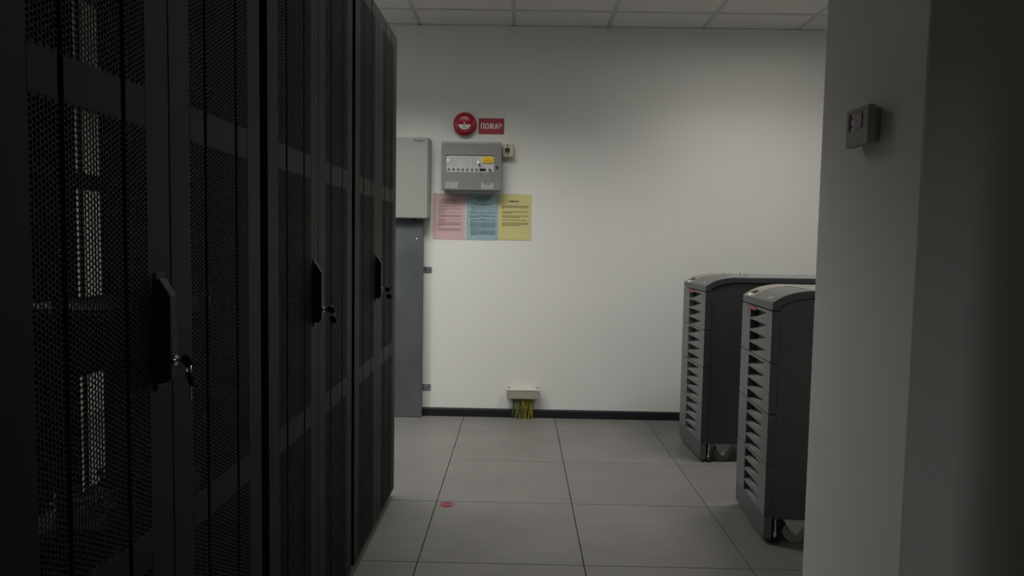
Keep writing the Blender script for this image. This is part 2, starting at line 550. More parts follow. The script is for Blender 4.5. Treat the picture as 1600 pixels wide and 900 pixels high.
def door_leaf(parent, y0, x=0.0, flip=False, handle=None):
    o = link('door', LEAF_ME, parent, (x, y0, 0))
    if flip:
        o.rotation_euler = (0, 0, math.pi)
    for zi, z0 in enumerate(ZONES):
        for ci, (a_, b_) in enumerate(COLS):
            link('perforated_panel', PERF[ci], o, (0, a_, z0))
    if handle is not None:
        h = link('handle', HANDLE_ME, o, (0.003, handle, 0))
        link('handle_plate', PLATE_ME, o, (0, handle, 0))
        k = link('lock_cylinder', LOCK_ME, o, (0.003, handle, 0))
        tag(k, 'chrome lock cylinder')
    return o

BW, DEPTH = 0.40, 1.0
def make_rack(label, yc):
    t = thing('server_rack', label, 'server rack', (-0.55, yc, 0), group='row of black server racks')
    f = MB()
    for x0, x1 in ((-0.085, -0.03), (-DEPTH + 0.03, -DEPTH + 0.045)):
        for s in (-1, 1):
            ya, yb = sorted((s * (0.345 if x1 > -0.5 else 0.384), s * BW))
            f.box(x0, x1, ya, yb, 0.03, 2.02)
    for z0, z1 in ((0.03, 0.09), (1.97, 2.02)):
        for s in (-1, 1):
            ya, yb = sorted((s * 0.37, s * BW))
            f.box(-DEPTH + 0.085, -0.085, ya, yb, z0, z1)
        f.box(-0.07, -0.03, -0.345, 0.345, z0, z1).box(-DEPTH + 0.03, -DEPTH + 0.07, -0.345, 0.345, z0, z1)
    f.build('frame', RACKIN, t)
    MB().box(-DEPTH, -0.002, -BW - 0.004, BW + 0.004, 2.02, 2.036).build('top_panel', RACK, t, bevel=0.003)
    MB().box(-DEPTH + 0.03, -0.03, -BW, BW, 0.022, 0.032).build('bottom_panel', RACKIN, t)
    foot = MB().lathe((0, 0, 0), (0, 0, 1), [(0.025, 0), (0.025, 0.010), (0.008, 0.013), (0.008, 0.03)], 14).mesh('levelling_foot', BLACK)
    for x in (-0.1, -DEPTH + 0.1):
        for y in (-0.33, 0.33):
            link('levelling_foot', foot, t, (x, y, 0))
    for x in (-0.13, -0.70):
        for s in (-1, 1):
            r = MB()
            ya, yb = sorted((s * 0.235, s * 0.262))
            r.box(x - 0.003, x, ya, yb, 0.1, 1.97)
            ya, yb = sorted((s * 0.262, s * 0.265))
            r.box(x - 0.05, x, ya, yb, 0.1, 1.97)
            r.build('mounting_rail', RACKIN, t)
    door_leaf(t, -LEAF - 0.0015, handle=LEAF - 0.036)
    door_leaf(t, 0.0015)
    door_leaf(t, -0.0015, -DEPTH, flip=True)
    door_leaf(t, LEAF + 0.0015, -DEPTH, flip=True)
    return t

RY = (1.112, 1.932, 2.748)
rack1 = make_rack('tall black server rack with perforated double doors, nearest in the row', RY[0])
rack2 = copy_tree(rack1)
rack2.location.y = RY[1]
rack2['label'] = 'tall black server rack standing in the middle of the row of three'
rack3 = copy_tree(rack1)
rack3.location.y = RY[2]
rack3['label'] = 'tall black server rack at the far end of the row, by the back wall'
sp = MB().box(-DEPTH + 0.02, -0.025, BW - 0.002, BW + 0.004, 0.03, 2.02).build('side_panel', RACK, rack3)
sp2 = MB().box(-DEPTH + 0.02, -0.025, -BW - 0.004, -BW + 0.002, 0.03, 2.02).build('side_panel', RACK, rack1)

# keys left in the rack locks
def keys(y, z, ang, label, sc_=1.0):
    t = thing('key_set', label, 'keys', (-0.55 + 0.028, y, z), group='keys hanging in the rack locks')
    t.rotation_euler = (0, 0, ang)
    def bow(c, ax, r):
        return MB().lathe(c, ax, [(r * 0.5, -0.0024), (r, -0.0018), (r, 0.0018), (r * 0.5, 0.0024)], 20)
    MB().box(-0.001, 0.008, -0.001, 0.001, -0.003, 0.003).build('key_blade', CHROME, t)
    bow((0.017, 0, 0), (0.25, 1, 0.25), 0.0105).build('key_bow', BLACK, t, smooth=True)
    MB().torus((0.021, 0, -0.012), (0.4, 1, 0), 0.0085, 0.0008).build('key_ring', CHROME, t)
    bow((0.023, 0, -0.027), (0.5, 1, 0.3), 0.0115).build('key_bow', BLACK, t, smooth=True)
    MB().box(0.021, 0.0255, -0.001, 0.001, -0.060, -0.037).build('key_blade', ZINC, t)
    return t
for yc, lab, ang in ((RY[0], 'black-headed keys in the lock of the nearest server rack', -0.35),
                     (RY[1], 'black-headed keys in the lock of the middle server rack', 0.0),
                     (RY[2], 'black-headed keys in the lock of the farthest server rack', 0.1)):
    keys(yc - LEAF - 0.0015 + LEAF - 0.036, 0.966, ang, lab)

# equipment in the racks: chassis with front plate, ears, ports
def device(yc, z0, h, depth, label, name='rack_server', x_front=-0.128, group='rack-mounted servers', bays=6, mt=RACKIN):
    t = thing(name, label, 'server', (-0.55 + x_front, yc, z0), group=group)
    MB().box(-depth, 0, -0.222, 0.222, 0.001, h - 0.001).build('chassis', mt, t)
    MB().box(0.001, 0.006, -0.2405, 0.2405, 0.0005, h - 0.0005).build('front_plate', RACKIN, t, bevel=0.001, seg=1)
    w = 0.42 / bays
    bm_ = MB().box(0.006, 0.012, 0.004, w - 0.004, 0.006, h - 0.006).mesh('drive_bay', BLACK)
    for k in range(bays):
        link('drive_bay', bm_, t, (0, -0.21 + k * w, 0))
    rl = MB()
    for zz in (0.012, h - 0.016):
        rl.box(-depth + 0.02, 0, -0.2335, -0.222, zz, zz + 0.006)
    rl.build('slide_rail', ZINC, t)
    return t
zz = 0.12
for k in range(3):
    device(RY[0], zz, 0.0865, 0.62, ('lowest', 'second lowest', 'third')[k] + ' dark server from the floor inside the nearest rack')
    zz += 0.0905
zz = 0.12
for k in range(3):
    device(RY[1], zz, 0.0865, 0.62, ('lowest', 'second lowest', 'third')[k] + ' dark server from the floor inside the middle rack')
    zz += 0.0905
device(RY[1], 0.842, 0.132, 0.60, 'deep dark server at mid height inside the middle rack', bays=8)
zz = 0.12
for k in range(10):
    device(RY[2], zz, 0.172, 0.80, ('lowest', 'second', 'third', 'fourth', 'fifth', 'sixth', 'seventh', 'eighth', 'ninth', 'topmost')[k] + ' deep dark server, counted from the floor, inside the farthest rack', group='servers filling the farthest rack', bays=8)
    zz += 0.1745

# tray with bagged cables in the middle rack
t = thing('rack_shelf', 'steel shelf inside the middle rack carrying loose cables', 'shelf', (-0.55, RY[1], 0.42))
MB().box(-0.68, -0.128, -0.222, 0.222, 0, 0.003).build('tray', RACKIN, t)
MB().box(-0.128, -0.125, -0.24, 0.24, 0, 0.04).build('front_lip', RACKIN, t)
for k in range(8):
    pts = []
    px, py = -0.22 - 0.13 * (k % 4), -0.11 + 0.20 * (k // 4)
    for i in range(30):
        a = i / 29 * 5.5 * math.pi
        rr = 0.045 + 0.006 * math.sin(2.3 * a + k)
        pts.append((-0.55 + px + rr * math.cos(a), RY[1] + py + 1.4 * rr * math.sin(a), 0.4285 + 0.0018 * i))
    c = MB().tube(pts, 0.0045).build('coiled_cable', (BAG, BLACK, CABGREY)[k % 3], smooth=True)
    tag(c, ('first', 'second', 'third', 'fourth')[k % 4] + ' coiled cable from the doors in the ' + ('near', 'far')[k // 4] + ' row on the rack shelf', 'cable', 'coiled cables on the rack shelf')
t = thing('light_blocker', 'added dark upright channel at the back of the middle rack, blocking light', 'light blocker', (-0.55 - 0.91, RY[1] + 0.245, 0.1))  # added to block light that would show through the rear door
MB().box(0.0, 0.004, -0.075, 0.068, 0, 1.86).build('back_plate', RACKIN, t)
for yy in (-0.075, 0.065):
    MB().box(0.004, 0.03, yy, yy + 0.003, 0, 1.86).build('side_wall', RACKIN, t)
for k in range(4):
    x0, y0 = -0.55 - 0.40 - 0.06 * k, RY[1] - 0.10 + 0.07 * k
    pts = [(x0 + 0.02 * math.sin(3 * i / 14 + k), y0 + 0.03 * math.sin(2.2 * i / 14 + 2 * k), 0.44 + 0.40 * i / 14) for i in range(15)]
    c = MB().tube(pts, 0.005).build('hanging_cable', BLACK, smooth=True)
    tag(c, ('first', 'second', 'third', 'fourth')[k] + ' black cable from the doors hanging down to the shelf in the middle rack', 'cable', 'hanging cables in the middle rack')

# ------------------------------------------------------------------ fire alarm bell
t = thing('fire_alarm_bell', 'round red fire alarm bell on the back wall', 'alarm bell', (-0.3665, D, 1.9045))
MB().cyl((0, 0, 0), (0, -0.022, 0), 0.052, n=32).build('back_box', RED, t, smooth=True)
MB().lathe((0, 0, 0), (0, -1, 0), [(0.070, 0.014), (0.0745, 0.018), (0.0745, 0.026), (0.070, 0.036), (0.061, 0.043), (0.054, 0.046), (0.050, 0.0475), (0.047, 0.0465), (0.043, 0.0475), (0.02, 0.050), (0.004, 0.051)], 48).build('gong', RED, t, smooth=True)
MB().cyl((0, -0.050, 0.001), (0, -0.056, 0.001), 0.0055, n=14).build('centre_nut', WHITE, t, bevel=0.001)
arc = [(0.041 * math.cos(math.radians(a)), 0.041 * math.sin(math.radians(a)) * 0.93) for a in range(192, 349, 6)]
arc = [(-0.041, -0.0065)] + arc + [(0.041, -0.0065)]
lb = MB().prism(arc, 'y', -0.0525, -0.049).build('label_sticker', WHITE, t)
pr = MB()
for x in (-0.011, -0.004, 0.003):
    pr.box(x, x + 0.006, -0.0529, -0.0524, -0.0165, -0.0125)
pr.build('red_print', SIGNRED, lb)
pr = MB()
for x in (-0.010, -0.002, 0.006):
    pr.box(x, x + 0.006, -0.0529, -0.0524, -0.0285, -0.0225)
pr.build('dark_print', INK, lb)

# ------------------------------------------------------------------ sign
t = thing('fire_sign', 'red rectangular sign with white lettering beside the alarm bell', 'sign', (-0.197, D, 1.897))
pl = MB().box(-0.082, 0.082, -0.003, 0, -0.0505, 0.0505).build('plate', SIGNRED, t, bevel=0.0008)
me = text_mesh('ПОЖАР', 0.052, SIGNWHITE, 'lettering', sx=0.78, space=1.16)
me.transform(ON_BACK_WALL)
embolden(me, 0.0040, 7)
xs_ = [v.co.x for v in me.vertices]; zs_ = [v.co.z for v in me.vertices]
me.transform(Matrix.Translation((-(min(xs_) + max(xs_)) / 2, 0, -(min(zs_) + max(zs_)) / 2)))
me.transform(Matrix.Diagonal((0.134 / (max(xs_) - min(xs_)), 1, 0.036 / (max(zs_) - min(zs_)), 1)))
link('lettering', me, t, (-0.0005, -0.0033, 0.0005))

# ------------------------------------------------------------------ fire alarm panel
PW, PH, PD = 0.381, 0.304, 0.095
t = thing('fire_alarm_console', 'grey fire alarm control panel with indicator rows on the back wall', 'alarm panel', (-0.3155, D, 1.479))
MB().box(-PW / 2 + 0.006, PW / 2 - 0.004, -PD + 0.018, 0, 0.004, PH - 0.004).build('back_box', PANEDGE, t, bevel=0.002)
door = MB().box(-PW / 2, PW / 2, -PD, -PD + 0.018, 0, PH).build('front_door', PANGREY, t, bevel=0.003)
MB().box(-PW / 2 + 0.002, PW / 2 - 0.002, -PD - 0.0012, -PD, PH - 0.013, PH - 0.003).build('top_flange', CABGREY, t, bevel=0.0005)
def PU(px, py):
    """pixel of the enlarged panel picture -> local x, z on the door"""
    u = (px - 45) / 842.0
    v = (py - 95 - 15 * u) / 680.0
    return -PW / 2 + u * PW, PH - v * PH
fx0, fz0 = PU(115, 522)
fx1, fz1 = PU(780, 306)
Y0 = -PD
fas = MB().prism(rounded(fx0, fx1, fz0, fz1, 0.012), 'y', Y0 - 0.001, Y0 + 0.002).build('fascia', FASCIA, t)
MB().prism(rounded(fx0 - 0.002, fx1 + 0.001, fz1 - 0.004, fz1 + 0.0045, 0.004), 'y', Y0 - 0.0008, Y0 + 0.002).build('fascia_top_shade', BLACK, t)  # black strip painting the shaded top edge of the fascia
led_me = MB().cyl((0, 0, 0), (0, -0.0012, 0), 0.0022, n=10).mesh('indicator', INK)
ledon_me = MB().cyl((0, 0, 0), (0, -0.002, 0), 0.0036, n=12).mesh('lit_indicator', LEDON)
def led(px, py, lit=False):
    x, z = PU(px, py)
    o = link('lit_indicator' if lit else 'indicator', ledon_me if lit else led_me, fas, (x, Y0 - 0.001, z))
    if lit: tag(o, 'glowing indicator light')
for r in range(5):
    led(135, 330 + 26 * r, lit=(r == 1))
    led(211, 332 + 26 * r)
    led(393, 336 + 25.5 * r)
    led(481, 338 + 25.5 * r)
for x in (303, 332, 361):
    led(x, 336); led(x, 385)
led(563, 341); led(594, 391)
led(558, 388, True)
# printed captions beside the indicators
pr = MB()
for cx_, n_ in ((150, 5), (227, 5), (408, 5), (497, 5)):
    for r in range(n_):
        x, z = PU(cx_, 332 + 26 * r)
        x2, _ = PU(cx_ + 36 + 6 * ((r * 7) % 3), 332)
        pr.box(x, x2, Y0 - 0.0013, Y0 - 0.001, z - 0.0011, z + 0.0011)
x, z = PU(308, 425); x2, z2 = PU(368, 405)
pr.box(x, x2, Y0 - 0.0013, Y0 - 0.001, z, z + 0.001).box(x, x2, Y0 - 0.0013, Y0 - 0.001, z2, z2 + 0.001)
x, z = PU(190, 318); x2, _ = PU(540, 322)
pr.box(x, x2, Y0 - 0.0013, Y0 - 0.001, z - 0.0006, z + 0.0002)
x, z = PU(600, 452); x2, _ = PU(765, 452)
pr.box(x, x2, Y0 - 0.0013, Y0 - 0.001, z - 0.0006, z + 0.0002)
pr.build('printed_captions', PANGREY, fas)
but_me = MB().lathe((0, 0, 0), (0, -1, 0), [(0.0078, 0.0), (0.0078, 0.002), (0.0066, 0.003), (0.001, 0.0035)], 18).mesh('push_button', mat('button_grey', (0.075, 0.075, 0.078, 1), 0.5), smooth=True)
for k in range(7):
    x, z = PU(149 + 65 * k, 488 + 1.2 * k)
    link('push_button', but_me, fas, (x, Y0 - 0.001, z))
x0, z0 = PU(585, 514); x1, z1 = PU(668, 478)
MB().box(x0, x1, Y0 - 0.003, Y0 - 0.0005, z0, z1).build('display', BLACK, fas, bevel=0.0008)
x0, z0 = PU(610, 400); x1, z1 = PU(778, 316)
yl = MB().prism(rounded(x0, x1, z0, z1, 0.006), 'y', Y0 - 0.007, Y0 - 0.001).build('yellow_tag', YELLOW, fas)
tag(yl, 'yellow label plate')
pr = MB()
xa, za = PU(635, 372); xb, _ = PU(755, 372)
for k in range(9):
    a = xa + (xb - xa) * k / 9
    pr.box(a, a + (xb - xa) / 12, Y0 - 0.0074, Y0 - 0.0069, za - 0.003, za + 0.003)
xa, za = PU(684, 345)
pr.box(xa, xa + 0.011, Y0 - 0.0074, Y0 - 0.0069, za - 0.0012, za + 0.0012)
pr.build('tag_print', mat('tag_ink', (0.25, 0.17, 0.02, 1), 0.7), yl)
def panel_key(px, py, ln):
    x, z = PU(px, py)
    k = MB().cyl((x, Y0 - 0.001, z), (x, Y0 - 0.010, z), 0.0085, n=18).build('key_switch', mat('keyswitch_metal', (0.16, 0.16, 0.165, 1), 0.35, metal=0.6), fas, bevel=0.001)
    MB().box(x - 0.0012, x + 0.0012, Y0 - 0.026, Y0 - 0.010, z - 0.007, z + 0.007).build('key', CHROME, k)
    MB().torus((x + 0.001, Y0 - 0.022, z - 0.012), (0.8, 0.5, 0.1), 0.008, 0.0008, 16, 6).build('key_ring', CHROME, k)
    MB().box(x + 0.001, x + 0.0045, Y0 - 0.016, Y0 - 0.015, z - ln, z - 0.018).build('spare_key', ZINC, k)
panel_key(577, 425, 0.066)
panel_key(722, 497, 0.068)
x, z = PU(822, 458)
lk = MB().cyl((x, Y0, z), (x, Y0 - 0.009, z), 0.009, n=18).build('door_lock', mat('keyswitch_metal', (0, 0, 0, 1)), t, bevel=0.001)
MB().box(x - 0.002, x + 0.002, Y0 - 0.012, Y0 - 0.009, z - 0.006, z + 0.006).build('lock_slot', BLACK, lk)
for (a, b, c_, d_) in ((108, 667, 275, 747), (608, 678, 774, 760)):
    x0, z0 = PU(a, d_); x1, z1 = PU(c_, b)
    s = MB().box(x0, x1, Y0 - 0.0008, Y0, z0, z1).build('sticker', mat('sticker_grey', (0.34, 0.34, 0.335, 1), 0.6), t)
    pr = MB()
    if a == 108:
        for k, f_ in enumerate((0.85, 0.6, 0.5)):
            zc = z1 - (z1 - z0) * (0.22 + 0.26 * k)
            pr.box(x0 + 0.005, x0 + (x1 - x0) * f_, Y0 - 0.0012, Y0 - 0.0008, zc - 0.0013, zc + 0.0013)
        pr.box(x1 - 0.018, x1 - 0.010, Y0 - 0.0012, Y0 - 0.0008, z0 + 0.008, z0 + 0.019)
        pr.build('sticker_print', PANGREY, s)
    else:
        pr.box(x0 + 0.012, x1 - 0.012, Y0 - 0.0012, Y0 - 0.0008, z1 - 0.0095, z1 - 0.0045)
        pr.build('sticker_heading', INK, s)
        pr = MB()
        for k in range(3):
            zc = z1 - 0.014 - 0.0075 * k
            pr.box(x0 + 0.014, x1 - 0.020 - 0.006 * (k % 2), Y0 - 0.0012, Y0 - 0.0008, zc - 0.0015, zc + 0.001)
        pr.build('sticker_print', PANGREY, s)

# ------------------------------------------------------------------ key switch box
t = thing('key_switch_box', 'small beige key switch box on the wall right of the fire panel', 'switch', (-0.0865, D, 1.739))
MB().box(-0.0345, 0.0345, -0.045, 0, -0.041, 0.041).build('housing', BEIGE, t, bevel=0.003)
sm = MB().cyl((0, 0, 0), (0, -0.0012, 0), 0.0035, n=10).mesh('screw', ZINC)
for x in (-0.027, 0.027):
    for z in (-0.033, 0.033):
        link('screw', sm, t, (x, -0.045, z))
MB().cyl((-0.003, -0.045, 0.034), (-0.003, -0.047, 0.034), 0.005, n=14).build('indicator', BLACK, t)
kb = MB().lathe((-0.003, -0.045, 0.002), (0, -1, 0), [(0.0155, 0), (0.0155, 0.004), (0.012, 0.008), (0.010, 0.014)], 24).build('key_barrel', BLACK, t, smooth=True)
MB().box(-0.006, 0.000, -0.062, -0.058, -0.020, 0.008).build('key', mat('keyswitch_metal', (0, 0, 0, 1)), kb)
MB().box(-0.0075, -0.0045, -0.0605, -0.0595, -0.040, -0.018).build('key_blade', ZINC, kb)
MB().box(-0.022, 0.018, -0.0455, -0.045, -0.022, -0.0205).build('printed_line', INK, t)

# ------------------------------------------------------------------ wall cabinet and steel cable duct
t = thing('wall_cabinet', 'grey-green wall cabinet at the far end of the racks', 'cabinet', (-0.79, D, 1.293))
MB().box(-0.21, 0.209, -0.095, 0, 0.0, 0.514).build('body', CABGREY, t, bevel=0.012, seg=3)
MB().prism([(-0.21, 0.004), (0.196, 0.004), (0.199, 0.008), (0.199, 0.507), (0.196, 0.511), (-0.21, 0.511)], 'y', -0.114, -0.095).build('cover', CABGREY, t, bevel=0.003)
me = text_mesh('UPS Bypass 2', 0.0195, INK, 'lettering', sx=1.0)
me.transform(ON_BACK_WALL)
embolden(me, 0.0009, 3)
xs_ = [v.co.x for v in me.vertices]
me.transform(Matrix.Diagonal((0.076 / (max(xs_) - min(xs_)), 1, 1, 1)))
link('lettering', me, t, (0.146, -0.1145, 0.490))
MB().cyl((0.105, -0.06, 0.0), (0.105, -0.06, -0.012), 0.012, n=16).build('cable_gland', BLACK, t)

t = thing('cable_duct', 'bare steel cable duct standing on the floor under the grey-green cabinet', 'cable duct', (-0.79, D, 0))
MB().box(-0.16, 0.1655, -0.055, -0.012, 0.002, 1.293).build('cover', STEEL, t, bevel=0.002)
MB().box(-0.155, 0.1555, -0.012, 0, 0.002, 1.293).build('back_channel', RACKIN, t)
for z in (0.967, 0.191):
    b = MB().box(0.1555, 0.2185, -0.004, 0, z - 0.020, z + 0.020).box(0.1555, 0.1595, -0.03, -0.004, z - 0.020, z + 0.020).build('bracket', ZINC, t, bevel=0.001)
    MB().lathe((0.178, -0.004, z + 0.004), (0, -1, 0), [(0.008, 0), (0.008, 0.002), (0.0055, 0.0025), (0.0055, 0.006)], 12).build('bolt', CHROME, b)
    MB().cyl((0.205, -0.0042, z), (0.205, -0.0048, z), 0.004, n=12).build('slot', BLACK, b)
MB().lathe((0.125, -0.055, 1.165), (0, -1, 0), [(0.004, 0), (0.004, 0.001), (0.002, 0.002)], 10).build('rivet', CHROME, t)

# ------------------------------------------------------------------ three coloured notices
def notice(xc, zc, m, ink, label, rows, rot=0.0):
    t = thing('notice_sheet', label, 'notice', (xc, D, zc), group='coloured paper notices under the fire panel')
    W, H_ = 0.210, 0.297
    n = 8
    g = MB()
    vs_, fs_ = [], []
    for i in range(n + 1):
        for j in range(2):
            x = -W / 2 + W * i / n
            vs_.append((x, -0.0012 - 0.0012 * abs(math.sin(i * 1.1 + xc * 20)), -H_ / 2 + H_ * j))
    for i in range(n):
        fs_.append((2 * i, 2 * i + 2, 2 * i + 3, 2 * i + 1))
    vs_ += [(x, -0.0002, z) for x, y, z in vs_]
    o = 2 * (n + 1)
    for i in range(n):
        fs_.append((o + 2 * i, o + 2 * i + 1, o + 2 * i + 3, o + 2 * i + 2))
    fs_ += [(2 * i, o + 2 * i, o + 2 * i + 2, 2 * i + 2) for i in range(n)] + [(2 * i + 1, 2 * i + 3, o + 2 * i + 3, o + 2 * i + 1) for i in range(n)]
    fs_ += [(0, 1, o + 1, o), (2 * n, o + 2 * n, o + 2 * n + 1, 2 * n + 1)]
    g.add(vs_, fs_).build('sheet', m, t)
    pr, hd = MB(), MB()
    rnd = random.Random(int(xc * 1000) + 5)
    for v, a, b, hgt, bold in rows:
        z = H_ / 2 - v * H_
        x, x1 = -W / 2 + a * W, -W / 2 + b * W
        while x < x1 - 0.003:
            w = min(rnd.uniform(0.007, 0.021), x1 - x)
            (hd if bold else pr).box(x, x + w, -0.0029, -0.0026, z - hgt / 2, z + hgt / 2)
            x += w + 0.0028
    if pr.v: pr.build('print', ink, t)
    if hd.v: hd.build('heading_print', mat(ink.name + '_heading', tuple(c * 0.45 for c in MATS[ink.name].node_tree.nodes['Color Ramp'].color_ramp.elements[0].color[:3]) + (1,), 0.8), t)
    return t
def para(v0, n, a, b, last, step=0.0195, h=0.0025):
    return [(v0 + step * k, a, b if k < n - 1 else last, h, False) for k in range(n)]
rows = [(0.145, 0.27, 0.74, 0.0042, True), (0.212, 0.18, 0.82, 0.0036, True)]
for v, n, last in ((0.268, 2, 0.72), (0.325, 3, 0.53), (0.41, 2, 0.30), (0.47, 3, 0.85), (0.57, 2, 0.42), (0.63, 5, 0.27), (0.765, 3, 0.84)):
    rows += para(v, n, 0.165, 0.875, last)
notice(-0.4625, 1.3145, PINK, INKP, 'pale pink printed notice, leftmost under the fire panel', rows)
rows = [(0.075, 0.24, 0.80, 0.0038, True), (0.108, 0.27, 0.77, 0.0034, True), (0.14, 0.36, 0.70, 0.0036, True), (0.18, 0.44, 0.60, 0.0034, True),
        (0.22, 0.16, 0.84, 0.0036, True), (0.245, 0.27, 0.76, 0.0034, True)]
for v, n, a, b, last in ((0.275, 1, .16, .3, .24), (0.295, 2, .16, .93, .6), (0.345, 2, .16, .93, .35), (0.40, 2, .10, .92, .86), (0.455, 1, .38, .7, .66), (0.475, 3, .10, .92, .4), (0.54, 1, .44, .6, .6),
                   (0.56, 3, .15, .92, .25), (0.62, 6, .13, .92, .9), (0.74, 2, .13, .92, .45), (0.785, 7, .15, .92, .28)):
    rows += para(v, n, a, b, last, step=0.0185, h=0.0028)
notice(-0.2475, 1.314, BLUE, INKB, 'pale blue densely printed notice, middle one under the fire panel', rows)
rows = []
for v, n, last in ((0.258, 3, 0.14), (0.385, 2, 0.45), (0.475, 2, 0.66), (0.566, 1, 0.86), (0.625, 3, 0.68)):
    for q in para(v, n, 0.10, 0.915, last, step=0.03, h=0.0042):
        rows.append(q)
yn = notice(-0.0345, 1.3165, YPAPER, INKY, 'pale yellow printed notice, rightmost under the fire panel', rows)
me = text_mesh('ВНИМАНИЕ !', 0.0135, INK, 'heading_lettering', sx=0.78)
me.transform(ON_BACK_WALL)
embolden(me, 0.0010, 3)
link('heading_lettering', me, yn, (-0.004, -0.0028, 0.1005))

# ------------------------------------------------------------------ cable hood and earth wires
t = thing('cable_hood', 'beige plastic cable hood low on the back wall', 'cable hood', (0.0363, D, 0.120))
MB().box(-0.104, 0.104, -0.052, 0, 0.013, 0.072).build('hood_body', HOOD, t, bevel=0.003)
MB().box(-0.1045, 0.1045, -0.054, 0, 0.066, 0.074).build('hood_lid', HOODLIT, t, bevel=0.002)
nub = MB().box(-0.006, 0.006, -0.012, 0, 0.074, 0.084).mesh('mounting_tab', HOOD)
for x in (-0.092, 0.092):
    link('mounting_tab', nub, t, (x, 0, 0))
rnd = random.Random(3)
for k in range(30):
    u = (k + 0.5) / 30
    x0 = 0.0363 - 0.068 + 0.141 * u
    xe = x0 + rnd.uniform(-0.006, 0.010) - 0.012 * (u - 0.4)
    y0 = D - 0.018 - 0.022 * rnd.random()
    ye = D - 0.020 - 0.030 * rnd.random()
    pts = []
    for i in range(8):
        s = i / 7
        pts.append((x0 + (xe - x0) * s * s + 0.004 * math.sin(5 * s + k), y0 + (ye - y0) * s, 0.135 - 0.1345 * s))
    m = YELLOWW if (u > 0.4 and k % 3 != 2) else (PALEW if k % 4 == 1 else GREENW)
    c = MB().tube(pts, 0.0026).build('earth_wire', m, smooth=True)
    tag(c, {YELLOWW: 'yellow', PALEW: 'pale green', GREENW: 'dark green'}[m] + ' earth wire running from the beige hood down to the floor', 'wire', 'bundle of earth wires under the beige hood')

